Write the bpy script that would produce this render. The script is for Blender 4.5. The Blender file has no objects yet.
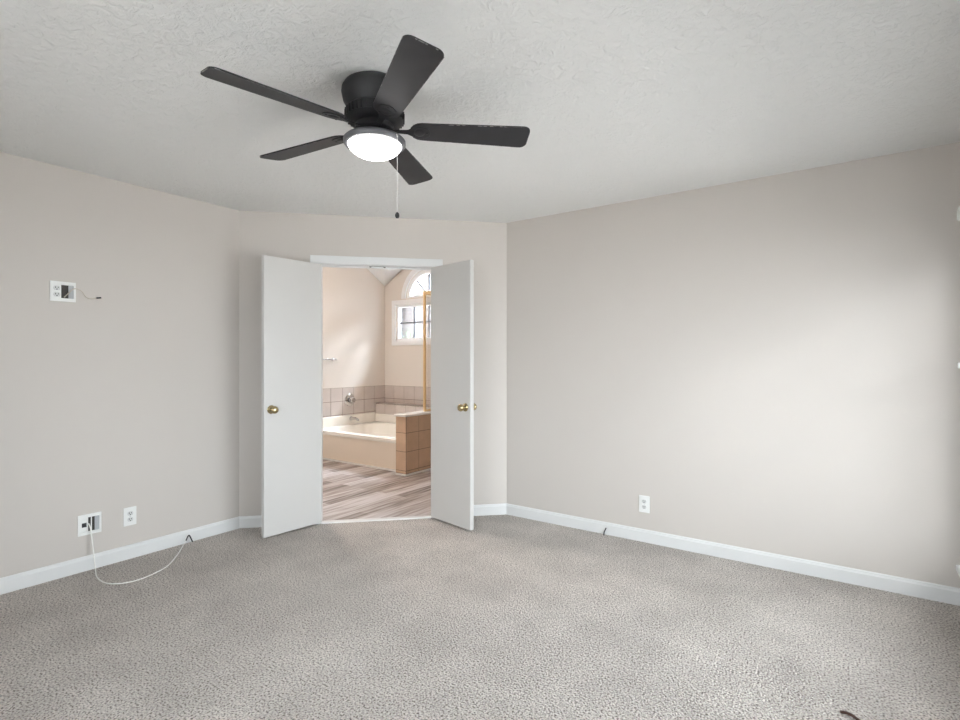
import bpy, bmesh, math, random
from mathutils import Vector, Matrix
from math import radians as R, sin, cos, pi

random.seed(7)
S = bpy.context.scene
COL = S.collection

# ------------------------------------------------------------------ camera
cam = bpy.data.objects.new('camera', bpy.data.cameras.new('camera'))
COL.objects.link(cam)
cam.location = (0, 0, 1.291)
cam.rotation_euler = (R(90), 0, R(35.1))
cam.data.sensor_width = 36
cam.data.lens = 519 / 960 * 36
cam.data.clip_start = 0.02
S.camera = cam

# ------------------------------------------------------------------ exposure, sky, daylight
S.view_settings.view_transform = 'Standard'
S.view_settings.look = 'None'
S.view_settings.gamma = 1
S.view_settings.use_curve_mapping = False
S.view_settings.exposure = 1.02

SKY = 6.4
W = bpy.data.worlds.new('sky')
S.world = W
W.use_nodes = True
bg = W.node_tree.nodes['Background']
bg.inputs[0].default_value = (0.88, 0.945, 1.0, 1)
bg.inputs[1].default_value = SKY


def area(name, loc, direction, sx, sy, energy, color=(1, 1, 1), portal=False):
    d = bpy.data.lights.new(name, 'AREA')
    d.shape = 'RECTANGLE'
    d.size, d.size_y, d.energy, d.color = sx, sy, energy, color
    if portal:
        d.cycles.is_portal = True
    o = bpy.data.objects.new(name, d)
    COL.objects.link(o)
    o.location = loc
    o.rotation_euler = Vector(direction).to_track_quat('-Z', 'Y').to_euler()
    return o


# bright patch of low sky that shines in through the east window
area('daylight_east', (2.70, -2.1, 2.90), (-1, 0.0, -0.15), 3.0, 0.22, 320, (0.98, 0.99, 1.0))
area('daylight_high', (2.60, -0.9, 4.60), (-1, 1.2, -1.5), 2.4, 1.6, 180, (0.98, 0.99, 1.0))
# open sky above the neighboring roof, shining in through the bathroom window
area('daylight_north', (-4.9, 8.3, 4.9), (0.1, -4.0, -3.9), 3.6, 0.9, 7500, (0.80, 0.90, 1.0))
area('daylight_northeast', (-3.3, 8.3, 3.3), (-2.4, -3.6, -1.8), 2.4, 1.0, 250, (0.84, 0.92, 1.0))
# portals in the windows help the sky light through them
area('sky_portal_east', (0.74, 2.05, 1.16), (-1, 0, 0), 2.4, 1.7, 1, portal=True)
area('sky_portal_south', (-1.3, -1.48, 1.32), (0, 1, 0), 2.4, 1.6, 1, portal=True)
area('sky_portal_bath', (-5.0, 5.9, 2.1), (0, -1, 0), 1.7, 1.4, 1, portal=True)

# ------------------------------------------------------------------ materials
MATS = {}


def mat(name, color, rough=0.5, metal=0.0, spec=0.5, noise=None, bump=None, emit=None):
    """noise = (scale, amount)  mottled tone;  bump = (scale, strength, distance)"""
    if name in MATS:
        return MATS[name]
    m = bpy.data.materials.new(name)
    m.use_nodes = True
    nt = m.node_tree
    b = nt.nodes['Principled BSDF']
    b.inputs['Base Color'].default_value = (*color, 1)
    b.inputs['Roughness'].default_value = rough
    b.inputs['Metallic'].default_value = metal
    b.inputs['Specular IOR Level'].default_value = spec
    tc = nt.nodes.new('ShaderNodeTexCoord')
    if noise:
        n = nt.nodes.new('ShaderNodeTexNoise')
        n.inputs['Scale'].default_value = noise[0]
        n.inputs['Detail'].default_value = 4
        nt.links.new(tc.outputs['Object'], n.inputs['Vector'])
        mx = nt.nodes.new('ShaderNodeMix')
        mx.data_type = 'RGBA'
        a = noise[1]
        mx.inputs[6].default_value = (*[c * (1 - a) for c in color], 1)
        mx.inputs[7].default_value = (*[min(1, c * (1 + a)) for c in color], 1)
        nt.links.new(n.outputs['Fac'], mx.inputs[0])
        nt.links.new(mx.outputs[2], b.inputs['Base Color'])
    if bump:
        n2 = nt.nodes.new('ShaderNodeTexNoise')
        n2.inputs['Scale'].default_value = bump[0]
        n2.inputs['Detail'].default_value = 3
        nt.links.new(tc.outputs['Object'], n2.inputs['Vector'])
        bp = nt.nodes.new('ShaderNodeBump')
        bp.inputs['Strength'].default_value = bump[1]
        bp.inputs['Distance'].default_value = bump[2]
        nt.links.new(n2.outputs['Fac'], bp.inputs['Height'])
        nt.links.new(bp.outputs[0], b.inputs['Normal'])
    if emit:
        b.inputs['Emission Color'].default_value = (*emit[0], 1)
        b.inputs['Emission Strength'].default_value = emit[1]
    MATS[name] = m
    return m


def node(nt, kind, **kw):
    n = nt.nodes.new(kind)
    for k, v in kw.items():
        setattr(n, k, v)
    return n


wall_paint = mat('greige_wall_paint', (0.615, 0.57, 0.53), 0.55, spec=0.3, noise=(1.3, 0.02), bump=(160, 0.08, 0.002))
bath_paint = mat('cream_bath_paint', (0.77, 0.715, 0.655), 0.6, spec=0.3, noise=(1.5, 0.02), bump=(140, 0.06, 0.002))
white_ceiling = mat('flat_white_ceiling', (0.86, 0.86, 0.85), 0.8, spec=0.2)
trim_paint = mat('white_trim_paint', (0.74, 0.74, 0.735), 0.4, noise=(6, 0.015))
win_paint = mat('white_window_paint', (0.88, 0.88, 0.88), 0.4, noise=(6, 0.015))
muntin_silhouette = mat('muntin_silhouette_grey', (0.20, 0.21, 0.23), 0.5, noise=(6, 0.03))  # backlit silhouette of the bath window bars put into their colour
door_paint = mat('white_door_paint', (0.61, 0.595, 0.575), 0.33, noise=(3, 0.02), bump=(45, 0.10, 0.002))
plastic_white = mat('white_plastic', (0.84, 0.84, 0.82), 0.35, noise=(20, 0.01))
socket_white = mat('socket_plastic', (0.66, 0.66, 0.65), 0.4, noise=(20, 0.01))
plastic_grey = mat('grey_plastic', (0.45, 0.46, 0.48), 0.5, noise=(20, 0.03))
dark_void = mat('dark_recess', (0.05, 0.045, 0.04), 0.7, noise=(30, 0.2))
black_plastic = mat('black_plastic', (0.015, 0.015, 0.017), 0.4, noise=(30, 0.1))
fan_black = mat('matte_black_metal', (0.012, 0.012, 0.014), 0.55, noise=(40, 0.15))
fan_blade = mat('worn_black_blade', (0.016, 0.0155, 0.0185), 0.5, noise=(14, 0.45))
fan_scuff = mat('scuffed_blade_edge', (0.22, 0.21, 0.21), 0.6, noise=(50, 0.5))
lamp_glass = mat('lit_opal_glass', (0.95, 0.95, 0.95), 0.3, noise=(10, 0.01), emit=((1.0, 0.98, 0.96), 8.0))
brass = mat('polished_brass', (0.52, 0.43, 0.25), 0.2, metal=1.0, noise=(25, 0.08))
gold_rail = mat('gold_anodised_rail', (0.84, 0.62, 0.33), 0.3, metal=0.7, noise=(25, 0.05))
chrome = mat('chrome', (0.66, 0.66, 0.67), 0.14, metal=1.0, noise=(25, 0.03))
cream_tub = mat('cream_acrylic', (0.89, 0.84, 0.76), 0.22, noise=(2.5, 0.03))
cream_apron = mat('cream_apron', (0.90, 0.79, 0.66), 0.28, noise=(2.5, 0.04))
tile_pink = mat('pale_pink_tile', (0.60, 0.53, 0.485), 0.35, noise=(7, 0.10), bump=(60, 0.06, 0.002))
tile_tan = mat('tan_tile', (0.62, 0.43, 0.29), 0.35, noise=(7, 0.14), bump=(60, 0.06, 0.002))
grout = mat('beige_grout', (0.22, 0.155, 0.11), 0.8, noise=(40, 0.08))
cap_white = mat('white_cultured_marble', (0.90, 0.87, 0.82), 0.2, noise=(4, 0.03))
coax_white = mat('white_cable_jacket', (0.85, 0.84, 0.80), 0.4, noise=(30, 0.03))
cable_tan = mat('beige_cable_jacket', (0.60, 0.54, 0.46), 0.5, noise=(30, 0.05))
brown_cord = mat('brown_cord', (0.06, 0.028, 0.02), 0.6, noise=(60, 0.2))
leaf_green = mat('leaf_green', (0.06, 0.16, 0.045), 0.5, noise=(9, 0.4))
bark = mat('bark', (0.12, 0.08, 0.05), 0.8, noise=(20, 0.3))
bounce_ground_mat = mat('pale_bounce_ground', (0.64, 0.60, 0.57), 0.9, noise=(3, 0.08), bump=(60, 0.3, 0.01))  # unseen ground kept pale to bounce daylight onto the ceiling
roof_mat = mat('grey_shingle', (0.20, 0.19, 0.18), 0.9, noise=(8, 0.2))


def make_carpet():
    m = bpy.data.materials.new('beige_carpet_pile')
    m.use_nodes = True
    nt = m.node_tree
    L = nt.links.new
    b = nt.nodes['Principled BSDF']
    b.inputs['Roughness'].default_value = 0.95
    b.inputs['Specular IOR Level'].default_value = 0.1
    tc = node(nt, 'ShaderNodeTexCoord')
    # warp so that the tufts do not sit on a lattice
    v = node(nt, 'ShaderNodeTexVoronoi')
    v.inputs['Scale'].default_value = 130
    v.inputs['Randomness'].default_value = 1.0
    L(tc.outputs['Object'], v.inputs['Vector'])
    n1 = node(nt, 'ShaderNodeTexNoise')
    n1.inputs['Scale'].default_value = 125
    n1.inputs['Detail'].default_value = 3
    L(tc.outputs['Object'], n1.inputs['Vector'])
    n2 = node(nt, 'ShaderNodeTexNoise')
    n2.inputs['Scale'].default_value = 2.3
    n2.inputs['Detail'].default_value = 5
    n2.inputs['Roughness'].default_value = 0.6
    L(tc.outputs['Object'], n2.inputs['Vector'])
    # flecked yarn: three tones
    cr = node(nt, 'ShaderNodeValToRGB')
    e = cr.color_ramp.elements
    e[0].position, e[0].color = 0.33, (0.15, 0.125, 0.108, 1)
    e[1].position, e[1].color = 0.60, (0.78, 0.72, 0.67, 1)
    x = cr.color_ramp.elements.new(0.45)
    x.color = (0.54, 0.49, 0.45, 1)
    L(n1.outputs['Fac'], cr.inputs[0])
    # large soft patches where feet and the vacuum brushed the pile
    mr = node(nt, 'ShaderNodeMapRange')
    mr.inputs[1].default_value, mr.inputs[2].default_value = 0.35, 0.65
    mr.inputs[3].default_value, mr.inputs[4].default_value = 0.86, 1.07
    L(n2.outputs['Fac'], mr.inputs[0])
    mx = node(nt, 'ShaderNodeMix', data_type='RGBA', blend_type='MULTIPLY')
    mx.inputs[0].default_value = 1
    L(cr.outputs[0], mx.inputs[6])
    L(mr.outputs[0], mx.inputs[7])
    L(mx.outputs[2], b.inputs['Base Color'])
    ad = node(nt, 'ShaderNodeMath', operation='SUBTRACT')
    L(n1.outputs['Fac'], ad.inputs[0])
    L(v.outputs['Distance'], ad.inputs[1])
    bp = node(nt, 'ShaderNodeBump')
    bp.inputs['Strength'].default_value = 0.9
    bp.inputs['Distance'].default_value = 0.012
    L(ad.outputs[0], bp.inputs['Height'])
    L(bp.outputs[0], b.inputs['Normal'])
    return m


def make_stipple():
    m = bpy.data.materials.new('stippled_white_ceiling')
    m.use_nodes = True
    nt = m.node_tree
    L = nt.links.new
    b = nt.nodes['Principled BSDF']
    b.inputs['Base Color'].default_value = (0.80, 0.795, 0.78, 1)
    b.inputs['Roughness'].default_value = 0.85
    b.inputs['Specular IOR Level'].default_value = 0.15
    tc = node(nt, 'ShaderNodeTexCoord')
    n1 = node(nt, 'ShaderNodeTexNoise')
    n1.inputs['Scale'].default_value = 26
    n1.inputs['Detail'].default_value = 6
    n1.inputs['Roughness'].default_value = 0.62
    n1.inputs['Distortion'].default_value = 0.6
    L(tc.outputs['Object'], n1.inputs['Vector'])
    cr = node(nt, 'ShaderNodeValToRGB')
    cr.color_ramp.elements[0].position = 0.42
    cr.color_ramp.elements[1].position = 0.62
    L(n1.outputs['Fac'], cr.inputs[0])
    n2 = node(nt, 'ShaderNodeTexNoise')
    n2.inputs['Scale'].default_value = 110
    n2.inputs['Detail'].default_value = 2
    L(tc.outputs['Object'], n2.inputs['Vector'])
    ad = node(nt, 'ShaderNodeMath', operation='MULTIPLY_ADD')
    ad.inputs[1].default_value = 0.25
    L(n2.outputs['Fac'], ad.inputs[0])
    L(cr.outputs[0], ad.inputs[2])
    bp = node(nt, 'ShaderNodeBump')
    bp.inputs['Strength'].default_value = 0.55
    bp.inputs['Distance'].default_value = 0.006
    L(ad.outputs[0], bp.inputs['Height'])
    L(bp.outputs[0], b.inputs['Normal'])
    return m


def make_planks():
    m = bpy.data.materials.new('grey_brown_vinyl_planks')
    m.use_nodes = True
    nt = m.node_tree
    L = nt.links.new
    b = nt.nodes['Principled BSDF']
    b.inputs['Roughness'].default_value = 0.38
    tc = node(nt, 'ShaderNodeTexCoord')
    mp = node(nt, 'ShaderNodeMapping')
    mp.inputs['Rotation'].default_value = (0, 0, R(90))
    L(tc.outputs['Object'], mp.inputs['Vector'])
    br = node(nt, 'ShaderNodeTexBrick')
    br.offset = 0.37
    br.inputs['Color1'].default_value = (0.0, 0.0, 0.0, 1)
    br.inputs['Color2'].default_value = (1, 1, 1, 1)
    br.inputs['Mortar'].default_value = (0.4, 0.4, 0.4, 1)
    br.inputs['Scale'].default_value = 1
    br.inputs['Mortar Size'].default_value = 0.0015
    br.inputs['Brick Width'].default_value = 0.9
    br.inputs['Row Height'].default_value = 0.13
    L(mp.outputs[0], br.inputs['Vector'])
    mp2 = node(nt, 'ShaderNodeMapping')
    mp2.inputs['Scale'].default_value = (16, 1.1, 1)
    L(tc.outputs['Object'], mp2.inputs['Vector'])
    n = node(nt, 'ShaderNodeTexNoise')
    n.inputs['Scale'].default_value = 2.0
    n.inputs['Detail'].default_value = 5
    L(mp2.outputs[0], n.inputs['Vector'])
    ma = node(nt, 'ShaderNodeMath', operation='MULTIPLY_ADD')
    ma.inputs[1].default_value = 0.42
    L(br.outputs['Color'], ma.inputs[0])
    L(n.outputs['Fac'], ma.inputs[2])
    cr = node(nt, 'ShaderNodeValToRGB')
    e = cr.color_ramp.elements
    e[0].position, e[0].color = 0.45, (0.10, 0.075, 0.062, 1)
    e[1].position, e[1].color = 0.92, (0.62, 0.59, 0.585, 1)
    x = e.new(0.66)
    x.color = (0.36, 0.31, 0.285, 1)
    L(ma.outputs[0], cr.inputs[0])
    L(cr.outputs[0], b.inputs['Base Color'])
    return m


def make_brick():
    m = bpy.data.materials.new('pale_brick')
    m.use_nodes = True
    nt = m.node_tree
    L = nt.links.new
    b = nt.nodes['Principled BSDF']
    b.inputs['Roughness'].default_value = 0.9
    tc = node(nt, 'ShaderNodeTexCoord')
    sx = node(nt, 'ShaderNodeSeparateXYZ')
    cx = node(nt, 'ShaderNodeCombineXYZ')
    L(tc.outputs['Object'], sx.inputs[0])
    L(sx.outputs['X'], cx.inputs['X'])
    L(sx.outputs['Z'], cx.inputs['Y'])
    br = node(nt, 'ShaderNodeTexBrick')
    br.inputs['Color1'].default_value = (0.092, 0.073, 0.067, 1)
    br.inputs['Color2'].default_value = (0.115, 0.094, 0.088, 1)
    br.inputs['Mortar'].default_value = (0.155, 0.15, 0.146, 1)
    br.inputs['Scale'].default_value = 1
    br.inputs['Mortar Size'].default_value = 0.012
    br.inputs['Brick Width'].default_value = 0.22
    br.inputs['Row Height'].default_value = 0.078
    L(cx.outputs[0], br.inputs['Vector'])
    L(br.outputs['Color'], b.inputs['Base Color'])
    return m


def make_glass(name, tint, gloss):
    m = bpy.data.materials.new(name)
    m.use_nodes = True
    nt = m.node_tree
    L = nt.links.new
    for n in list(nt.nodes):
        if n.type == 'BSDF_PRINCIPLED':
            nt.nodes.remove(n)
    out = [n for n in nt.nodes if n.type == 'OUTPUT_MATERIAL'][0]
    t = node(nt, 'ShaderNodeBsdfTransparent')
    t.inputs[0].default_value = (*tint, 1)
    g = node(nt, 'ShaderNodeBsdfGlossy')
    g.inputs['Roughness'].default_value = 0.02
    f = node(nt, 'ShaderNodeFresnel')
    f.inputs[0].default_value = 1.45
    ml = node(nt, 'ShaderNodeMath', operation='MULTIPLY')
    ml.inputs[1].default_value = gloss
    L(f.outputs[0], ml.inputs[0])
    mx = node(nt, 'ShaderNodeMixShader')
    L(ml.outputs[0], mx.inputs[0])
    L(t.outputs[0], mx.inputs[1])
    L(g.outputs[0], mx.inputs[2])
    L(mx.outputs[0], out.inputs[0])
    return m


carpet_mat, stipple_mat, plank_mat, brick_mat = make_carpet(), make_stipple(), make_planks(), make_brick()
window_glass = make_glass('clear_window_glass', (0.97, 0.98, 0.98), 0.8)
dimmed_glass = make_glass('dimmed_window_glass', (0.72, 0.73, 0.74), 0.8)  # tint added to dim the overbright view outside, no screen there
shower_glass = make_glass('bronze_shower_glass', (0.985, 0.97, 0.955), 0.2)


# ------------------------------------------------------------------ mesh helpers
def box(bm, x0, x1, y0, y1, z0, z1, mi=0, M=None):
    vs = [Vector((x, y, z)) for z in (z0, z1) for y in (y0, y1) for x in (x0, x1)]
    if M is not None:
        vs = [M @ v for v in vs]
    v = [bm.verts.new(c) for c in vs]
    for f in ((0, 2, 3, 1), (4, 5, 7, 6), (0, 1, 5, 4), (2, 6, 7, 3), (0, 4, 6, 2), (1, 3, 7, 5)):
        bm.faces.new([v[i] for i in f]).material_index = mi


def lathe(bm, prof, seg=32, M=None, mi=0, caps=True):
    M = M or Matrix.Identity(4)
    rings = []
    for r, z in prof:
        if r < 1e-6:
            rings.append([bm.verts.new(M @ Vector((0, 0, z)))])
        else:
            rings.append([bm.verts.new(M @ Vector((r * cos(2 * pi * i / seg), r * sin(2 * pi * i / seg), z))) for i in range(seg)])
    for a, b in zip(rings, rings[1:]):
        for i in range(seg):
            j = (i + 1) % seg
            q = [a[i % len(a)], a[j % len(a)], b[j % len(b)], b[i % len(b)]]
            q = list(dict.fromkeys(q))
            if len(q) > 2:
                bm.faces.new(q).material_index = mi
    if caps:
        for r in (rings[0], rings[-1]):
            if len(r) > 2:
                bm.faces.new(r).material_index = mi


def prism(bm, poly, z0, z1, M=None, mi=0):
    M = M or Matrix.Identity(4)
    a = [bm.verts.new(M @ Vector((x, y, z0))) for x, y in poly]
    b = [bm.verts.new(M @ Vector((x, y, z1))) for x, y in poly]
    bm.faces.new(list(reversed(a))).material_index = mi
    bm.faces.new(b).material_index = mi
    n = len(poly)
    for i in range(n):
        j = (i + 1) % n
        bm.faces.new([a[i], a[j], b[j], b[i]]).material_index = mi


def smooth_path(pts, n=10):
    P = [Vector(p) for p in pts]
    P = [2 * P[0] - P[1]] + P + [2 * P[-1] - P[-2]]
    out = []
    for i in range(1, len(P) - 2):
        for k in range(n):
            t = k / n
            a, b, c, d = P[i - 1], P[i], P[i + 1], P[i + 2]
            out.append(0.5 * ((2 * b) + (c - a) * t + (2 * a - 5 * b + 4 * c - d) * t * t + (3 * b - a - 3 * c + d) * t ** 3))
    out.append(P[-2])
    return out


def tube(bm, pts, r, seg=10, mi=0, r1=None):
    pts = [Vector(p) for p in pts]
    rings = []
    up = Vector((0.13, 0.27, 1)).normalized()
    for i, p in enumerate(pts):
        d = (pts[min(i + 1, len(pts) - 1)] - pts[max(i - 1, 0)]).normalized()
        s = d.cross(up)
        if s.length < 1e-4:
            s = d.cross(Vector((1, 0, 0)))
        s.normalize()
        u = s.cross(d).normalized()
        up = u
        rr = r if r1 is None else r + (r1 - r) * i / (len(pts) - 1)
        rings.append([bm.verts.new(p + rr * (cos(2 * pi * k / seg) * s + sin(2 * pi * k / seg) * u)) for k in range(seg)])
    for a, b in zip(rings, rings[1:]):
        for k in range(seg):
            j = (k + 1) % seg
            bm.faces.new([a[k], a[j], b[j], b[k]]).material_index = mi
    bm.faces.new(rings[0]).material_index = mi
    bm.faces.new(rings[-1]).material_index = mi


def obj(name, bm, mats, parent=None, loc=None, rot=None, smooth=False, bevel=0, seg=2):
    bmesh.ops.recalc_face_normals(bm, faces=bm.faces)
    me = bpy.data.meshes.new(name)
    bm.to_mesh(me)
    bm.free()
    for m in (mats if isinstance(mats, (list, tuple)) else [mats]):
        me.materials.append(m)
    o = bpy.data.objects.new(name, me)
    COL.objects.link(o)
    if smooth:
        for p in me.polygons:
            p.use_smooth = True
        me.set_sharp_from_angle(angle=R(40))
    if bevel:
        b = o.modifiers.new('bevel', 'BEVEL')
        b.width, b.segments, b.limit_method, b.angle_limit = bevel, seg, 'ANGLE', R(40)
    if parent:
        o.parent = parent
    if loc:
        o.location = loc
    if rot:
        o.rotation_euler = rot
    return o


def boxes(name, lst, mats, parent=None, **kw):
    bm = bmesh.new()
    for b in lst:
        box(bm, *b)
    return obj(name, bm, mats, parent, **kw)


def cut(o, builders):
    """subtract solid shapes from a wall, for its window and door openings"""
    tmp = []
    for fn in builders:
        bm = bmesh.new()
        fn(bm)
        bmesh.ops.recalc_face_normals(bm, faces=bm.faces)
        me = bpy.data.meshes.new('cutter')
        bm.to_mesh(me)
        bm.free()
        c = bpy.data.objects.new('cutter', me)
        COL.objects.link(c)
        c.matrix_world = o.matrix_world
        md = o.modifiers.new('cut', 'BOOLEAN')
        md.operation, md.solver, md.object = 'DIFFERENCE', 'EXACT', c
        tmp.append(c)
    bpy.context.view_layer.update()
    dg = bpy.context.evaluated_depsgraph_get()
    me = bpy.data.meshes.new_from_object(o.evaluated_get(dg))
    o.modifiers.clear()
    o.data = me
    for c in tmp:
        bpy.data.objects.remove(c)
    return o


def tag(o, label, cat, group=None, kind=None):
    o['label'] = label
    o['category'] = cat
    if group:
        o['group'] = group
    if kind:
        o['kind'] = kind
    return o


def thing(name, label, cat, loc=(0, 0, 0), rot=(0, 0, 0), group=None, kind=None):
    o = bpy.data.objects.new(name, None)
    o.empty_display_size = 0.05
    COL.objects.link(o)
    o.location, o.rotation_euler = loc, rot
    return tag(o, label, cat, group, kind)


def struct(o, label, cat):
    return tag(o, label, cat, kind='structure')


def copy_tree(o, parent=None):
    c = o.copy()
    COL.objects.link(c)
    if parent:
        c.parent = parent
    for ch in list(o.children):
        copy_tree(ch, c)
    return c


# ------------------------------------------------------------------ room shell
XW, YN, XE, YS, H = -3.81, 3.69, 0.56, -1.30, 2.44     # bedroom planes
BX, BY = -5.85, 5.75                                    # bathroom west and north planes
TOP = 3.6
DC = Vector((-3.072, 2.938, 0))                         # middle of the doorway on the angled wall
D45 = R(45)

bm = bmesh.new()
prism(bm, [(XW - .05, YS - .05), (XE + .05, YS - .05), (XE + .05, YN + .03), (-2.32, YN + .03), (XW - .03, 2.20)], -0.12, 0.0)
struct(obj('floor', bm, carpet_mat), 'beige cut pile carpet covering the bedroom floor', 'floor')

bm = bmesh.new()
prism(bm, [(BX, 0.95), (-3.88, 0.95), (-3.88, 2.205), (-2.36, 3.725), (-2.2, 3.725), (-2.2, BY), (BX, BY)], -0.12, -0.004)
struct(obj('floor_bathroom', bm, plank_mat), 'grey brown wood plank floor of the bathroom beyond the doors', 'floor')

bm = bmesh.new()
prism(bm, [(XW - .02, YS - .02), (XE + .02, YS - .02), (XE + .02, YN + .02), (-2.32, YN + .02), (XW - .02, 2.20)], H, H + 0.12)
struct(obj('ceiling', bm, stipple_mat), 'white stippled bedroom ceiling around the fan', 'ceiling')

struct(boxes('wall_left', [(XW - .10, XW, YS - .1, 2.20, -.1, TOP)], wall_paint), 'greige wall on the left with media boxes and outlet', 'wall')
struct(boxes('wall_right', [(-2.32, XE + .15, YN, YN + .10, -.1, TOP)], wall_paint), 'greige wall on the right with one outlet and window light', 'wall')

w = boxes('wall_corner', [(-1.07, 1.09, 0, 0.11, -.1, TOP)], wall_paint, loc=DC, rot=(0, 0, D45))
bpy.context.view_layer.update()
cut(w, [lambda b: box(b, -.455, .455, -.2, .3, -.2, 2.062)])
struct(w, 'angled greige corner wall that holds the double doorway', 'wall')

we = boxes('wall_east', [(XE, XE + .15, YS - .1, YN, -.1, TOP)], wall_paint)
WY0, WY1, WZ0, WZ1 = 1.05, 3.46, 0.25, 2.05            # east window opening
cut(we, [lambda b: box(b, XE - .2, XE + .4, WY0, WY1, WZ0, WZ1)])
struct(we, 'bedroom wall with the window at the right edge', 'wall')

ws = boxes('wall_south', [(XW, XE, YS - .15, YS, -.1, TOP)], wall_paint)
SX0, SX1, SZ0, SZ1 = -2.4, -0.2, 0.60, 2.05  # opening added to let fill light into the room
cut(ws, [lambda b: box(b, SX0, SX1, YS - .4, YS + .3, SZ0, SZ1)])
struct(ws, 'bedroom wall with an added unseen window opposite the right wall', 'wall')

# bathroom walls
struct(boxes('wall_bathroom_left', [(BX - .12, BX, 0.9, BY + .12, -.1, TOP)], bath_paint), 'pale bathroom wall behind tub faucet and towel bar', 'wall')
ARC, AZ, AR = -5.0, 2.215, 0.405                         # arched window centre, spring line, radius
RX0, RX1, RZ0, RZ1 = -5.615, -4.385, 1.585, 2.125         # lower window opening
wb = boxes('wall_bathroom_window', [(BX, -2.1, BY, BY + .12, -.1, TOP)], bath_paint)


def arch_poly(r, n=28):
    return [(ARC + r * cos(pi * i / n), AZ + r * sin(pi * i / n)) for i in range(n + 1)]


UPR = Matrix.Rotation(R(90), 4, 'X')                    # local x,y,z -> x,-z,y : 2-D outlines stand upright


def arch_cut(b):
    prism(b, arch_poly(AR), -(BY + .4), -(BY - .2), UPR)


cut(wb, [lambda b: box(b, RX0, RX1, BY - .2, BY + .4, RZ0, RZ1), arch_cut])
struct(wb, 'pale bathroom gable wall with the arched window', 'wall')
struct(boxes('wall_bathroom_back', [(BX, -3.91, 0.85, 0.95, -.1, TOP)], bath_paint), 'bathroom end wall out of sight behind the left wall', 'wall')
struct(boxes('wall_bathroom_right', [(-2.2, -2.1, YN + .10, BY, -.1, TOP)], bath_paint), 'bathroom side wall out of sight behind the right wall', 'wall')

# vaulted bathroom ceiling (two slopes that meet in a valley above the tub corner)
bm = bmesh.new()
st = 0.05


def vault(x, y):
    a = 2.44 + 0.6 * max(0, BY - y)
    d = max(0, min(x - BX, -4.15 - x))
    return min(3.45, max(a, 2.44 + 0.6 * d))


nx, ny = int(round((-2.1 - BX) / st)) + 1, int(round((BY - 0.85) / st)) + 1
grid = [[bm.verts.new((BX + i * st, BY - j * st, vault(BX + i * st, BY - j * st))) for j in range(ny)] for i in range(nx)]
for i in range(nx - 1):
    for j in range(ny - 1):
        a, b, c, d = grid[i][j], grid[i + 1][j], grid[i + 1][j + 1], grid[i][j + 1]
        bm.faces.new((a, b, c))
        bm.faces.new((a, c, d))
up = bmesh.ops.extrude_face_region(bm, geom=bm.faces[:])
for v in [g for g in up['geom'] if isinstance(g, bmesh.types.BMVert)]:
    v.co.z += 0.08
struct(obj('ceiling_bathroom', bm, white_ceiling), 'white vaulted ceiling of the bathroom above the tub corner', 'ceiling')


# baseboards, with a rounded top lip
def baseboard(name, length, loc, rotz, label):
    prof = [(0, 0), (0.013, 0), (0.013, 0.070), (0.009, 0.078), (0.008, 0.084), (0.003, 0.089), (0, 0.089)]
    bm = bmesh.new()
    a = [bm.verts.new((0, -p, z)) for p, z in prof]
    b = [bm.verts.new((length, -p, z)) for p, z in prof]
    n = len(prof)
    for i in range(n):
        j = (i + 1) % n
        bm.faces.new([a[i], a[j], b[j], b[i]])
    bm.faces.new(a)
    bm.faces.new(list(reversed(b)))
    struct(obj(name, bm, trim_paint, loc=loc, rot=(0, 0, rotz)), label, 'baseboard')


baseboard('baseboard_left', 2.20 - YS, (XW, YS, 0), R(90), 'white baseboard along the left wall')
baseboard('baseboard_right', XE + 2.32, (-2.32, YN, 0), 0, 'white baseboard along the right wall')
k = cos(D45)
baseboard('baseboard_corner', 1.044 - .535, (XW, 2.20, 0), D45, 'short white baseboard behind the left door leaf')
baseboard('baseboard_doorway', 1.063 - .535, (DC.x + .535 * k, DC.y + .535 * k, 0), D45, 'short white baseboard right of the right door leaf')
baseboard('baseboard_east', YN - YS, (XE, YN, 0), R(-90), 'white baseboard under the window at the right edge')
baseboard('baseboard_south', XE - XW, (XE, YS, 0), R(180), 'white baseboard along the wall opposite the right wall')

# doorway casing with jamb and stop
t = thing('trim_1', 'white casing and head jamb around the double doorway', 'door frame', DC, (0, 0, D45), kind='structure')
boxes('head_casing', [(-.518, .525, -.018, 0, 2.05, 2.114)], trim_paint, t, bevel=.004)
for s in (-1, 1):
    x0, x1 = sorted((s * (.518 if s < 0 else .525), s * .442))
    boxes('side_casing', [(x0, x1, -.018, 0, 0, 2.05)], trim_paint, t, bevel=.004)
    x0, x1 = sorted((s * .455, s * .437))
    boxes('side_jamb', [(x0, x1, 0, .11, 0, 2.062)], trim_paint, t, bevel=.002)
boxes('head_jamb', [(-.437, .437, 0, .11, 2.046, 2.062)], trim_paint, t, bevel=.002)
boxes('door_stop', [(-.437, .437, .04, .052, 2.032, 2.046)], trim_paint, t, bevel=.002)
cp = boxes('catch_plate', [(-.05, .05, .004, .034, 2.042, 2.046)], chrome, t, bevel=.001)
cp['label'] = 'metal ball catch plate'
for s in (-1, 1):
    bm = bmesh.new()
    lathe(bm, [(.007, 2.037), (.009, 2.043)], 12, Matrix.Translation((s * .056, .018, 0)))
    obj('catch_screw', bm, dark_void, cp, smooth=True)

struct(boxes('trim_2', [(-.437, .437, -.01, .045, -.004, .010)], trim_paint, loc=DC, rot=(0, 0, D45), bevel=.004),
       'white threshold strip between carpet and plank floor', 'threshold')


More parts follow.
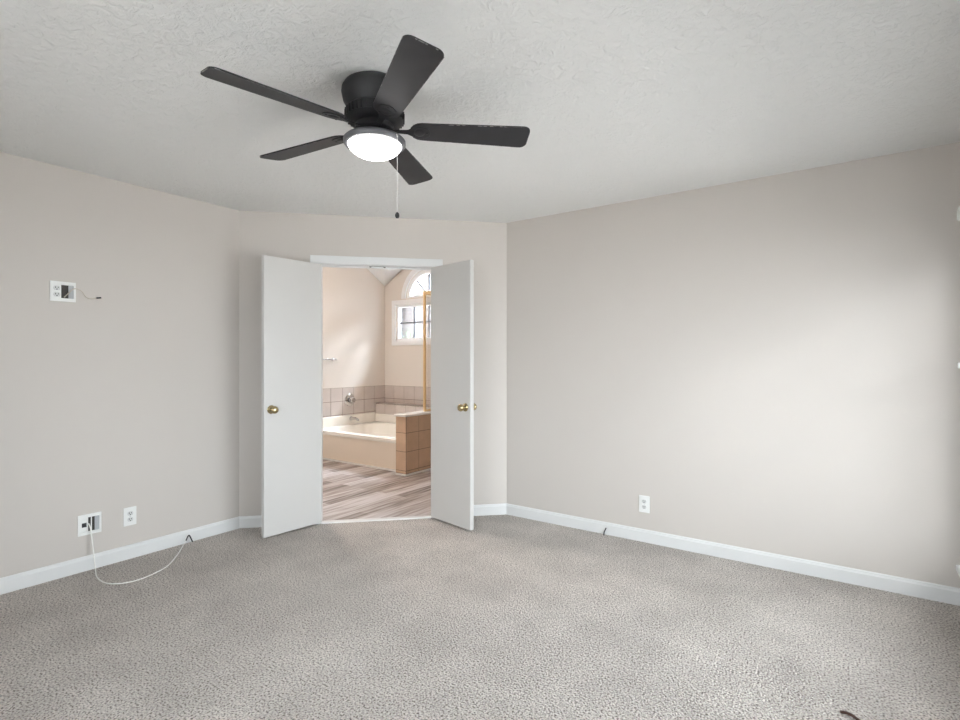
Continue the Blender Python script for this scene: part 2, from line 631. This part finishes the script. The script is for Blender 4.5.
# ------------------------------------------------------------------ door leaves
def knob(bm, side, x, z, y):
    """round knob with rosette, axis along y"""
    M = Matrix.Translation((x, y, z)) @ Matrix.Rotation(R(90) * side, 4, 'X')
    lathe(bm, [(0, 0), (.031, 0), (.031, .004), (.026, .009), (.012, .012), (.010, .026), (.016, .033), (.025, .040), (.028, .050),
               (.025, .060), (.016, .066), (0, .068)], 28, M, caps=False)


def door_leaf(name, hinge_s, free, label):
    """leaf pivots at hinge_s along the angled wall; free = floor point of its free edge"""
    p = DC + Vector((hinge_s * k + .012 * k, hinge_s * k - .012 * k, 0))
    d = Vector((free[0] - p.x, free[1] - p.y, 0))
    o = thing(name, label, 'door', (p.x, p.y, 0.014), (0, 0, math.atan2(d.y, d.x)), kind='structure')
    wdt = d.length
    y0, y1 = (-.035, 0) if hinge_s < 0 else (0, .035)   # thickness goes to the wall side
    boxes('panel', [(.004, wdt, y0, y1, 0, 2.030)], door_paint, o, bevel=.002)
    for side, y in ((1, y0), (-1, y1)):
        bm = bmesh.new()
        knob(bm, side, wdt - .055, .918, y)
        kn = obj('door_knob', bm, brass, o, smooth=True)
        kn['label'] = 'round brass door knob'
    for z in (.22, 1.0, 1.80):
        bm = bmesh.new()
        lathe(bm, [(.006, z - .045), (.006, z + .045)], 12, Matrix.Translation((0, y1 + .003 if hinge_s > 0 else y0 - .003, 0)))
        obj('hinge', bm, brass, o, smooth=True)
    return o


door_leaf('door_1', -.428, (-3.405, 2.152), 'white slab door leaf swung open left of the doorway')
door_leaf('door_2', .424, (-2.294, 3.139), 'white slab door leaf swung open right of the doorway')


# ------------------------------------------------------------------ windows
def sash_window(name, label, M, x0, x1, z0, z1, cols, rows, depth=.12, casing=.06, split=None, sill=True, paint=None):
    """rectangular window; local x across, y inward is negative, face of wall at y=0"""
    o = thing(name, label, 'window', M[0], M[1], kind='structure')
    trim_paint = paint or globals()['trim_paint']
    bar_paint = muntin_silhouette if paint else trim_paint
    c = casing
    fr = boxes('window_frame', [(x0, x0 + .035, .02, depth, z0, z1), (x1 - .035, x1, .02, depth, z0, z1),
                                (x0 + .035, x1 - .035, .02, depth, z0, z0 + .035), (x0 + .035, x1 - .035, .02, depth, z1 - .035, z1)], trim_paint, o, bevel=.003)
    if c:
        boxes('window_casing', [(x0 - c, x0, -.018, 0, z0 - (0 if sill else c), z1 + c), (x1, x1 + c, -.018, 0, z0 - (0 if sill else c), z1 + c),
                                (x0, x1, -.018, 0, z1, z1 + c)] + ([] if sill else [(x0, x1, -.018, 0, z0 - c, z0)]), trim_paint, o, bevel=.004)
    if sill:
        boxes('window_sill', [(x0 - c - .03, x1 + c + .03, -sill, .03, z0 - .028, z0 + .004)], trim_paint, o, bevel=.008, seg=3)
        boxes('window_apron', [(x0 - c, x1 + c, -.016, 0, z0 - .10, z0 - .028)], trim_paint, o, bevel=.004)
    a0, a1, b0, b1 = x0 + .035, x1 - .035, z0 + .035, z1 - .035
    ym = depth * (.8 if paint else .6)
    if split:
        boxes('mullion', [(split - .045, split + .045, .01, depth, z0 + .035, z1 - .035)], trim_paint, o, bevel=.003)
    for i in range(1, cols):
        x = a0 + (a1 - a0) * i / cols
        if split and abs(x - split) < .06:
            continue
        boxes('muntin', [(x - .011, x + .011, ym - .01, ym + .012, b0, b1)], bar_paint, o)
    for j in range(1, rows):
        z = b0 + (b1 - b0) * j / rows
        hh = .022 if (split and j == rows // 2) else .011
        boxes('meeting_rail' if hh > .01 else 'muntin', [(a0, a1, ym - .012, ym + .014, z - hh, z + hh)], bar_paint, o)
    boxes('window_pane', [(a0, a1, ym, ym + .004, b0, b1)], dimmed_glass if paint else window_glass, o)
    return o


# lower bathroom window
sash_window('window_1', 'small rectangular bathroom window under the arched one', ((0, BY, 0), (0, 0, 0)), RX0, RX1, RZ0, RZ1, 4, 2, depth=.085, casing=.072, sill=None, paint=win_paint)

# arched bathroom window
o = thing('window_2', 'half round bathroom window with radiating bars above the rectangular one', 'window', (ARC, BY, AZ), kind='structure')


def half_ring(bm, r0, r1, y0, y1, n=36):
    pts = [(r1 * cos(pi * i / n), r1 * sin(pi * i / n)) for i in range(n + 1)] + [(r0 * cos(pi * i / n), r0 * sin(pi * i / n)) for i in range(n, -1, -1)]
    for i in range(n):
        q = [pts[i], pts[i + 1], pts[2 * n - i], pts[2 * n + 1 - i]]
        prism(bm, q, -y1, -y0, UPR)


bm = bmesh.new()
half_ring(bm, AR, AR + .08, -.018, 0)
bmesh.ops.remove_doubles(bm, verts=bm.verts, dist=1e-5)
obj('window_casing', bm, win_paint, o)
bm = bmesh.new()
half_ring(bm, AR - .055, AR, .02, .12)
bmesh.ops.remove_doubles(bm, verts=bm.verts, dist=1e-5)
obj('window_frame', bm, win_paint, o)
boxes('bottom_rail', [(-AR + .054, AR - .054, .023, .117, .001, .035)], win_paint, o, bevel=.003)
for a in (45, 90, 135):
    bm = bmesh.new()
    box(bm, .0, AR - .05, .062, .084, -.011, .011, 0, Matrix.Translation((0, 0, .03)) @ Matrix.Rotation(R(-a), 4, 'Y'))
    obj('muntin', bm, muntin_silhouette, o)
bm = bmesh.new()
prism(bm, [((AR - .056) * cos(pi * i / 30), (AR - .056) * sin(pi * i / 30) + .002) for i in range(31)], -.076, -.072, UPR)
obj('window_pane', bm, dimmed_glass, o)

# east window at the right edge of the picture; local x runs along -y of the room
ex = lambda y: YN - y
sash_window('window_3', 'bedroom window at the right edge with white sill', ((XE, YN, 0), (0, 0, R(-90))), ex(WY1), ex(WY0), WZ0, WZ1, 6, 6,
            depth=.14, casing=.06, split=(ex(WY0) + ex(WY1)) / 2, sill=.100)
# south window added out of view for fill light: local x runs along -x
sash_window('added_window', 'added unseen window behind the viewpoint for fill light', ((0, YS, 0), (0, 0, R(180))), -SX1, -SX0, SZ0, SZ1, 8, 4, depth=.14, casing=.06,
            split=1.3, sill=.06)

# raised blind on the east window
bl = thing('window_blind', 'white raised blind at the head of the right edge window', 'blind', (XE, (WY0 + WY1) / 2, 2.03))
hw = (WY1 - WY0) / 2 + .07
bm = bmesh.new()
prism(bm, [(-.018, -.040), (-.092, -.040), (-.097, -.030), (-.098, .0), (-.092, .028), (-.080, .040), (-.018, .040)], -hw, hw, Matrix.Rotation(R(90), 4, 'X'))
obj('headrail', bm, trim_paint, bl, bevel=.003)
boxes('slat_stack', [(-.085, -.025, -hw + .02, hw - .02, -.20 + i * .0155, -.20 + i * .0155 + .009) for i in range(10)], trim_paint, bl)
boxes('bottom_rail', [(-.088, -.022, -hw + .02, hw - .02, -.222, -.203)], trim_paint, bl, bevel=.003)
# cord cleat on the casing
cl = thing('cord_cleat', 'small white cleat on the casing of the right edge window', 'cleat', (XE - .018, WY1 + .03, 1.265))
boxes('cleat_base', [(-.022, 0, -.012, .012, -.012, .012)], plastic_white, cl, bevel=.003)
boxes('cleat_bar', [(-.072, -.022, -.011, .011, -.012, .0),(-.080, -.071, -.011, .011, -.016, .014)], plastic_white, cl, bevel=.004)


# ------------------------------------------------------------------ ceiling fan
FX, FY = -1.606, 1.521
fan = thing('ceiling_fan', 'black five blade ceiling fan with lit dome light', 'ceiling fan', (FX, FY, H))
bm = bmesh.new()
lathe(bm, [(0, 0), (.108, 0), (.124, -.010), (.134, -.026), (.136, -.042), (.129, -.075), (.114, -.100), (.110, -.106), (.118, -.112), (.121, -.118),
           (.118, -.150), (.104, -.163), (.060, -.172), (0, -.172)], 56, caps=False)
mh = obj('motor_housing', bm, fan_black, fan, smooth=True)
bm = bmesh.new()
for i in range(36):
    a = 2 * pi * i / 36
    box(bm, .112, .1235, -.0035, .0035, -.150, -.118, 0, Matrix.Rotation(a, 4, 'Z'))
obj('vent_ribs', bm, fan_black, mh)
bm = bmesh.new()
lathe(bm, [(0, -.170), (.078, -.170), (.080, -.174), (.080, -.190), (.070, -.196), (.046, -.198), (.043, -.205), (.043, -.214), (0, -.214)], 40, caps=False)
obj('hub', bm, fan_black, fan, smooth=True)


def blade_outline():
    r0, r1 = .145, .652
    pts = []
    w0, w1 = .054, .069
    for i in range(9):                                   # rounded root
        a = R(90) + pi * i / 8
        pts.append((r0 + .05 + .05 * cos(a), w0 * sin(a)))
    rc = .030
    for cx, cy, a0 in ((r1 - rc, -(w1 - rc), -90), (r1 - rc, w1 - rc, 0)):
        for i in range(6):
            a = R(a0 + 90 * i / 5)
            pts.append((cx + rc * cos(a), cy + rc * sin(a)))
    return pts


ZB = -.186
for i in range(5):
    M = Matrix.Rotation(R(42.1 + 72 * i), 4, 'Z') @ Matrix.Translation((0, 0, ZB)) @ Matrix.Rotation(R(-12), 4, 'X')
    bm = bmesh.new()
    prism(bm, blade_outline(), -.003, .003)
    # worn paint along the trailing edge and tip
    for q in range(26):
        x = .26 + .38 * random.random() ** .7
        ln = .004 + .018 * random.random()
        s = random.choice((-1, 1, 1))
        wy = .054 + (.069 - .054) * (x - .215) / .445
        box(bm, x, min(x + ln, .62), s * (wy + .0003) - .0012, s * (wy + .0003) + .0004, -.0033, -.0012, 1)
    for q in range(9):
        y = random.uniform(-.035, .035)
        box(bm, .6505, .6525, y, y + .004 + .008 * random.random(), -.0033, -.001, 1)
    b = obj('blade', bm, [fan_blade, fan_scuff], fan)
    b.matrix_local = M
    bm = bmesh.new()                                     # blade iron: arm, forked plate, medallion
    half = [(.05, .013), (.10, .011), (.135, .014), (.155, .026), (.175, .036), (.195, .038), (.215, .032), (.228, .017)]
    prism(bm, half + [(.232, 0)] + [(x, -y) for x, y in reversed(half)], -.0065, -.0031)
    lathe(bm, [(0, -.0105), (.012, -.0105), (.020, -.009), (.023, -.0063)], 24, Matrix.Translation((.185, 0, 0)), caps=False)
    for sx, sy in ((.165, .022), (.165, -.022), (.218, 0)):
        lathe(bm, [(0, -.009), (.004, -.009), (.006, -.0063)], 12, Matrix.Translation((sx, sy, 0)), caps=False)
    ir = obj('blade_iron', bm, fan_black, fan, smooth=True, bevel=.0015)
    ir.matrix_local = M

bm = bmesh.new()
lathe(bm, [(0, -.200), (.046, -.200), (.062, -.204), (.104, -.220), (.121, -.228), (.128, -.235), (.128, -.247), (.122, -.255), (.112, -.256), (.109, -.246), (0, -.242)], 56, caps=False)
obj('light_fitter', bm, mat('grey_metal_fitter', (0.10, 0.10, 0.11), 0.4, noise=(30, 0.1)), fan, smooth=True)
bm = bmesh.new()
lathe(bm, [(.109, -.247)] + [(.108 * cos(R(a)), -.252 - .052 * sin(R(a))) for a in range(0, 90, 9)] + [(0, -.304)], 48, caps=False)
lg = obj('lamp_bowl', bm, lamp_glass, fan, smooth=True)
lg['label'] = 'lit white glass dome'
ca = R(35.1 - 36)
pcx, pcy = .112 * cos(ca), .112 * sin(ca)
bm = bmesh.new()
tube(bm, [(pcx, pcy, -.236), (pcx + .016 * cos(ca), pcy + .016 * sin(ca), -.240), (pcx + .019 * cos(ca), pcy + .019 * sin(ca), -.25)], .0028, 8)
for q in range(94):
    z = -.252 - q * .0032
    lathe(bm, [(0, z + .0016), (.0017, z), (0, z - .0016)], 6, Matrix.Translation((pcx + .019 * cos(ca), pcy + .019 * sin(ca), 0)), caps=False)
pc = obj('pull_chain', bm, mat('nickel_chain', (0.80, 0.79, 0.78), 0.35, metal=0.4, noise=(40, 0.05)), fan)
bm = bmesh.new()
lathe(bm, [(0, -.552), (.004, -.555), (.0085, -.562), (.009, -.569), (.006, -.577), (0, -.579)], 16,
      Matrix.Translation((pcx + .019 * cos(ca), pcy + .019 * sin(ca), 0)), caps=False)
obj('pull_knob', bm, fan_black, pc, smooth=True)


# ------------------------------------------------------------------ outlets and media boxes
def duplex_face(parent, cx, cz, mi=plastic_white, y=-.006):
    bm = bmesh.new()
    pts = []
    for i in range(24):
        a = 2 * pi * i / 24
        pts.append((cx + .0165 * cos(a), cz + max(-.0135, min(.0135, .0165 * sin(a)))))
    prism(bm, pts, -(y), -(y - .003), UPR)
    f = obj('socket', bm, socket_white, parent)
    for sx, hh in ((-.0062, .0042), (.0062, .0034)):
        boxes('slot', [(cx + sx - .0019, cx + sx + .0019, y - .0034, y - .0026, cz + .003 - hh, cz + .003 + hh)], black_plastic, f)
    bm = bmesh.new()
    lathe(bm, [(.0034, 0), (.0034, .0008)], 10, Matrix.Translation((cx, y - .0026, cz - .0075)) @ Matrix.Rotation(R(90), 4, 'X'))
    obj('ground_hole', bm, black_plastic, f)


def wall_outlet(loc, rotz, label):
    o = thing('wall_outlet', label, 'outlet', loc, (0, 0, rotz), 'white duplex wall outlets')
    boxes('cover_plate', [(-.0375, .0375, -.006, 0, -.0595, .0595)], plastic_white, o, bevel=.0028, seg=3)
    for dz in (-.0195, .0195):
        duplex_face(o, 0, dz)
    bm = bmesh.new()
    lathe(bm, [(.003, 0), (.0025, .0012)], 12, Matrix.Translation((0, -.006, 0)) @ Matrix.Rotation(R(90), 4, 'X'))
    obj('screw', bm, plastic_grey, o)
    return o


# local +x of anything mounted on the left wall is room +y, local -y is into the room
wo = wall_outlet((XW, 1.454, .274), R(90), 'white duplex outlet low on the left wall beside the cable plate')
w2 = copy_tree(wo)
w2.location, w2.rotation_euler = (-1.165, YN, .268), (0, 0, 0)
w2['label'] = 'white duplex outlet low on the right wall'


def media_box(name, loc, label, w, h, kind):
    o = thing(name, label, 'media box', loc, (0, 0, R(90)))
    hw, hh, b, b2 = w / 2, h / 2, .011, .020
    y = -.008
    bm = bmesh.new()
    box(bm, -hw, hw, y, 0, hh - b2, hh)
    box(bm, -hw, hw, y, 0, -hh, -hh + b2)
    box(bm, -hw, -hw + b, y, 0, -hh + b2, hh - b2)
    box(bm, hw - b, hw, y, 0, -hh + b2, hh - b2)
    obj('frame', bm, plastic_white, o, bevel=.002)
    i0, i1 = -hw + b, hw - b
    s1 = i0 + (i1 - i0) * .42
    s2 = i0 + (i1 - i0) * .76
    boxes('device_panel', [(i0, s1, -.004, 0, -hh + b2, hh - b2)], plastic_white, o, bevel=.001)
    boxes('recess_opening', [(s1, s2, -.0016, 0, -hh + b2, hh - b2)], dark_void, o)
    sp = boxes('side_panel', [(s2, i1, -.003, 0, -hh + b2, hh - b2)], plastic_grey, o)
    sp['label'] = 'grey side panel of the recess'
    cx = (i0 + s1) / 2
    if kind == 'outlet':
        for dz in (-.019, .019):
            duplex_face(o, cx, dz, y=-.004)
    else:
        boxes('data_port', [(cx - .012, cx + .012, -.0055, -.004, -.014, .012)], black_plastic, o)
        boxes('divider', [(s1 + .014, s1 + .019, -.004, -.0016, -hh + b2, hh - b2)], plastic_white, o)
    return o


media_box('media_box', (XW, 1.100, 1.698), 'white media box with outlet high on the left wall', .125, .118, 'outlet')
media_box('media_box', (XW, 1.234, .281), 'white media plate with black port low on the left wall', .122, .126, 'data')

# short loose cable of the upper box
cb = thing('video_cable', 'short beige cable hanging out of the upper media box', 'cable', (XW, 1.118, 1.69))
bm = bmesh.new()
tube(bm, smooth_path([(.002, -.012, -.025), (.018, .005, .0), (.028, .03, .028), (.030, .065, .020), (.025, .09, -.015), (.016, .12, -.022), (.012, .148, -.014)]), .0026, 8)
obj('cable_jacket', bm, cable_tan, cb, smooth=True)
bm = bmesh.new()
tube(bm, [(.012, .148, -.014), (.012, .158, -.013), (.012, .1585, -.013), (.012, .172, -.010)], .0048, 10)
pg = obj('connector', bm, black_plastic, cb, smooth=True)
pg['label'] = 'small black connector'

# white coax on the carpet
cx0 = thing('coaxial_cable', 'long white cable looping from the lower media plate onto the carpet', 'cable', (XW, 1.234, 0))
pts = [(-3.811, 1.229, .285), (-3.786, 1.230, .262), (-3.772, 1.234, .20), (-3.752, 1.238, .09), (-3.722, 1.236, .020), (-3.63, 1.212, .006), (-3.51, 1.205, .005), (-3.43, 1.235, .005),
       (-3.385, 1.305, .005), (-3.395, 1.404, .005), (-3.455, 1.525, .006), (-3.59, 1.645, .008), (-3.69, 1.725, .018), (-3.745, 1.775, .034)]
bm = bmesh.new()
off = Vector((XW, 1.234, 0))
sp = [p - off for p in smooth_path(pts)]
tube(bm, sp, .0034, 10)
obj('cable_jacket', bm, coax_white, cx0, smooth=True)
bm = bmesh.new()
tube(bm, smooth_path([sp[-1], Vector((-3.768, 1.800, .055)) - off, Vector((-3.772, 1.813, .054)) - off, Vector((-3.764, 1.830, .008)) - off], 6), .0042, 10)
ce = obj('cable_end', bm, black_plastic, cx0, smooth=True)
ce['label'] = 'bare black end of the cable'

# black stub at the right baseboard and brown cord end on the carpet
bm = bmesh.new()
tube(bm, smooth_path([(-1.452, 3.650, .0), (-1.452, 3.660, .022), (-1.446, 3.668, .040), (-1.441, 3.669, .052)], 5), .0042, 8)
tag(obj('cable_stub', bm, black_plastic, smooth=True), 'short black cable stub rising from carpet at the right baseboard', 'cable')
bm = bmesh.new()
tube(bm, smooth_path([(-.012, 2.312, .004), (.008, 2.306, .010), (.026, 2.298, .010), (.05, 2.284, .004)], 5), .0055, 8)
tag(obj('cord_end', bm, brown_cord, smooth=True), 'dark brown cord end lying on carpet at the lower right', 'cord')

# ------------------------------------------------------------------ bathroom fittings
TX0, TX1, TY0, TY1, TZ = BX + .012, -4.166, 4.36, 5.545, .37
tub = thing('bathtub', 'cream built in bathtub with flat apron front', 'bathtub', ((TX0 + TX1) / 2, TY0, -.004))
ox, oy, oz = tub.location
a0, a1, b0, b1 = TX0 - ox, TX1 - ox, 0.0, TY1 - oy
bm = bmesh.new()
NS = 72
mx_, my_ = (a0 + a1) / 2, (b0 + b1) / 2 + .0


def sq_loop(hx, hy, p, z, cy=0):
    out = []
    for i in range(NS):
        a = 2 * pi * i / NS
        c, s = cos(a), sin(a)
        r = (abs(c) ** p + abs(s) ** p) ** (-1 / p)
        out.append((mx_ + hx * r * c, my_ + cy + hy * r * s, z))
    return out


hx, hy = (a1 - a0) / 2, (b1 - b0) / 2
loops = [sq_loop(hx, hy, 40, TZ - .045), sq_loop(hx, hy, 40, TZ - .010), sq_loop(hx - .006, hy - .006, 40, TZ), sq_loop(hx - .10, hy - .12, 5, TZ), sq_loop(hx - .115, hy - .135, 5, TZ - .012),
         sq_loop(hx - .16, hy - .18, 4, TZ - .16), sq_loop(hx - .24, hy - .25, 4, TZ - .29), sq_loop(hx - .42, hy - .40, 3, TZ - .315)]
vl = [[bm.verts.new(p) for p in l] for l in loops]
for a, b in zip(vl, vl[1:]):
    for i in range(NS):
        j = (i + 1) % NS
        bm.faces.new([a[i], a[j], b[j], b[i]])
bm.faces.new(vl[-1])
obj('basin', bm, cream_tub, tub, smooth=True)
boxes('back_flange', [(a0 - .004, a1, b1 - .028, b1 - .001, TZ - .03, .487)], cream_tub, tub, bevel=.008, seg=3)
boxes('side_flange', [(a0, a0 + .028, b0, b1 - .028, TZ - .03, .505)], cream_tub, tub, bevel=.008, seg=3)
ap = boxes('apron', [(a0, a1, .010, .045, .0, TZ - .04)], cream_apron, tub, bevel=.004)
ap['label'] = 'flat tan apron panel'
boxes('base_strip', [(a0, a1, -.006, .010, 0, .022)], cap_white, tub, bevel=.004)
bm = bmesh.new()
lathe(bm, [(0, .004), (.028, .004), (.034, .0)], 24, Matrix.Translation((mx_ - .35, my_, TZ - .313)))
obj('drain', bm, chrome, tub, smooth=True)


def tiles(bm, u0, u1, v0, v1, us, vs, M, thick=.008, gap=.006):
    """tile grid on local x,z with grout bed behind; us / vs are the joint lines"""
    box(bm, u0, u1, -thick + .0025, 0, v0, v1, 1, M)
    U = [u0] + us + [u1]
    V = [v0] + vs + [v1]
    for a, b in zip(U, U[1:]):
        for c, d in zip(V, V[1:]):
            box(bm, a + gap / 2, b - gap / 2, -thick, -.001, c + gap / 2, d - gap / 2, 0, M)


MW = Matrix.Translation((BX, 0, 0)) @ Matrix.Rotation(R(90), 4, 'Z')      # west wall: local x = +y
MN = Matrix.Translation((0, BY, 0))
ul = [4.505 + .2035 * i for i in range(1, 6)]
bm = bmesh.new()
tiles(bm, 4.30, BY - .002, .37, .897, [4.503] + ul[0:] if False else [4.503, 4.707, 4.914, 5.118, 5.319, 5.522], [.515, .705], MW)
struct(obj('trim_3', bm, [tile_pink, grout], bevel=0), 'pale square tile band on the bathroom left wall above the tub', 'tile')
bm = bmesh.new()
tiles(bm, BX + .010, TX1, .637, .897, [-5.648, -5.437, -5.229, -5.036, -4.83, -4.62, -4.41], [.700], MN)
struct(obj('trim_4', bm, [tile_pink, grout]), 'pale square tile band on the bathroom window wall', 'tile')
# tiled ledge behind the tub
bm = bmesh.new()
box(bm, BX + .010, TX1, 5.560, BY - .0005, 0, .628, 1)
tiles(bm, BX + .010, TX1, .40, .637, [-5.648, -5.437, -5.229, -5.036, -4.83, -4.62, -4.41], [], Matrix.Translation((0, 5.560, 0)))
ML = Matrix.Translation((0, 5.552, .628)) @ Matrix.Rotation(R(-90), 4, 'X')
tiles(bm, BX + .010, TX1, 0, BY - 5.552, [-5.648, -5.437, -5.229, -5.036, -4.83, -4.62, -4.41], [], ML)
struct(obj('trim_5', bm, [tile_pink, grout]), 'tiled ledge between the bathtub and the window wall', 'tile')

# tiled half wall at the end of the tub
PX0, PX1, PY0 = -4.158, -4.008, 4.265
hwall = thing('half_wall', 'tan tiled half wall with white cap at the end of the tub', 'half wall', (PX1, PY0, -.004), kind='structure')
L = BY - .012 - PY0
wd = PX1 - PX0
boxes('core', [(-wd, 0, 0, L, 0, .66)], grout, hwall)
bm = bmesh.new()
tiles(bm, -wd, .008, .022, .66, [], [.055, .268, .478], Matrix.Identity(4))
obj('front_tiles', bm, [tile_tan, grout], hwall)
bm = bmesh.new()
tiles(bm, 0, L, .022, .66, [.205 * i for i in range(1, 8)], [.055, .268, .478], Matrix.Rotation(R(90), 4, 'Z'))
obj('side_tiles', bm, [tile_tan, grout], hwall)
boxes('cap', [(-wd - .012, .026, -.028, L, .66, .684)], cap_white, hwall, bevel=.006, seg=3)['label'] = 'white stone cap'
boxes('base_strip', [(-wd - .004, .018, -.018, -.008, 0, .022), (.008, .018, -.008, L, 0, .022)], cap_white, hwall, bevel=.003)

# shower enclosure standing on the half wall cap
se = thing('shower_enclosure', 'gold framed glass shower panel standing on the half wall', 'shower enclosure', (-4.083, 4.665, .680))
boxes('corner_post', [(-.013, .013, -.013, .013, 0, 1.425)], gold_rail, se, bevel=.003)
boxes('top_rail', [(-.014, .014, .013, BY - 4.665 - .01, 1.39, 1.425), (.013, 1.1, -.014, .014, 1.39, 1.425)], gold_rail, se, bevel=.003)
boxes('bottom_rail', [(-.012, .012, .013, BY - 4.665 - .01, 0, .022)], gold_rail, se, bevel=.003)
boxes('glass_panel', [(-.003, .003, .013, BY - 4.665 - .01, .022, 1.39)], shower_glass, se)
bmx = boxes('glass_door', [(.05, 1.06, -.003, .003, -.62, 1.39)], shower_glass, se)

# tub faucet, valve, towel bar on the bathroom left wall
MX = Matrix.Rotation(R(90), 4, 'Y')                                       # lathe axis along +x
v = thing('shower_valve', 'round chrome tub valve on the pale wall tile', 'valve', (BX + .008, 5.045, .715))
bm = bmesh.new()
lathe(bm, [(0, 0), (.088, 0), (.092, .004), (.080, .014), (.045, .018), (0, .018)], 40, MX, caps=False)
obj('escutcheon', bm, chrome, v, smooth=True)
bm = bmesh.new()
lathe(bm, [(.020, .016), (.022, .045), (.042, .052), (.044, .075), (.036, .084), (0, .086)], 24, MX, caps=False)
obj('valve_handle', bm, chrome, v, smooth=True)
f = thing('tub_spout', 'chrome tub spout at the faucet end of the bathtub', 'faucet', (BX + .0425, 5.04, .452))
bm = bmesh.new()
lathe(bm, [(.032, 0), (.030, .01), (.024, .016)], 24, MX)
obj('spout_flange', bm, chrome, f, smooth=True)
bm = bmesh.new()
tube(bm, smooth_path([(.01, 0, .0), (.06, 0, .004), (.11, 0, .0), (.14, 0, -.014), (.147, 0, -.03)], 6), .024, 16, r1=.015)
obj('spout_body', bm, chrome, f, smooth=True)
tb = thing('towel_bar', 'chrome towel bar on the bathroom left wall beside the door', 'towel bar', (BX, 4.45, 1.30))
bm = bmesh.new()
tube(bm, [(.062, -.32, 0), (.062, .315, 0)], .0085, 12)
obj('bar', bm, chrome, tb, smooth=True)
for y in (-.30, .30):
    bm = bmesh.new()
    lathe(bm, [(.026, 0), (.024, .008), (.011, .014), (.010, .050), (.014, .056), (.014, .072), (.008, .078)], 20, Matrix.Translation((0, y, 0)) @ MX)
    obj('bracket', bm, chrome, tb, smooth=True)

# light added out of view to brighten the bathroom
bl2 = thing('added_bath_light', 'added round light, unseen, that brightens the bathroom', 'ceiling light', (-4.6, 3.2, 3.45))
bm = bmesh.new()
lathe(bm, [(0, 0), (.17, 0), (.17, -.03), (0, -.03)], 32, caps=False)
obj('base', bm, plastic_white, bl2, smooth=True)
bm = bmesh.new()
lathe(bm, [(.155, -.03)] + [(.155 * cos(R(a)), -.03 - .07 * sin(R(a))) for a in range(10, 90, 16)] + [(0, -.10)], 32, caps=False)
obj('diffuser', bm, mat('added_bath_diffuser', (.95, .95, .9), .3, noise=(9, .01), emit=((1.0, .88, .80), 100.0)), bl2, smooth=True)

# ------------------------------------------------------------------ outside
struct(boxes('ground', [(-40, 40, -40, 40, -.45, -.30)], bounce_ground_mat), 'unseen ground around the house, made pale to bounce daylight indoors', 'ground')
nb = thing('neighbor_house', 'brick house beyond the bathroom window', 'house', (-5, 9.2, -.3))
boxes('wall', [(-7, 7, 0, .3, 0, 5.2)], brick_mat, nb)
bm = bmesh.new()
prism(bm, [(-.5, 5.1), (5.0, 7.6), (5.0, 7.4), (-.5, 4.95)], -7.3, 7.3, Matrix(((0, 0, 1, 0), (1, 0, 0, 0), (0, 1, 0, 0), (0, 0, 0, 1))))
obj('roof', bm, roof_mat, nb)
sh = thing('shrub', 'green leafy shrub outside the lower bathroom window', 'shrub', (-6.28, 6.75, -.3))
bm = bmesh.new()
tips = []
for i in range(9):
    a, ln = random.uniform(0, 2 * pi), random.uniform(.10, .30)
    top = Vector((ln * cos(a), ln * sin(a) * .6, random.uniform(1.7, 2.28)))
    path = smooth_path([(0, 0, 0), (top.x * .3, top.y * .3, .9), top], 5)
    tube(bm, path, .010, 6, r1=.003)
    tips.append(path)
obj('stems', bm, bark, sh, smooth=True)
bm = bmesh.new()
for path in tips:
    for q in range(70):
        p = path[random.randrange(4, len(path))] + Vector([random.gauss(0, .05) for _ in range(3)])
        s = random.uniform(.022, .045)
        M = Matrix.Translation(p) @ Matrix.Rotation(random.uniform(0, 6.28), 4, 'Z') @ Matrix.Rotation(random.uniform(-1, 1), 4, 'X')
        vs = [M @ Vector(c) for c in ((0, 0, 0), (s * .45, s * .8, .006), (0, s * 2, 0), (-s * .45, s * .8, .006))]
        bm.faces.new([bm.verts.new(c) for c in vs])
obj('leaves', bm, leaf_green, sh)
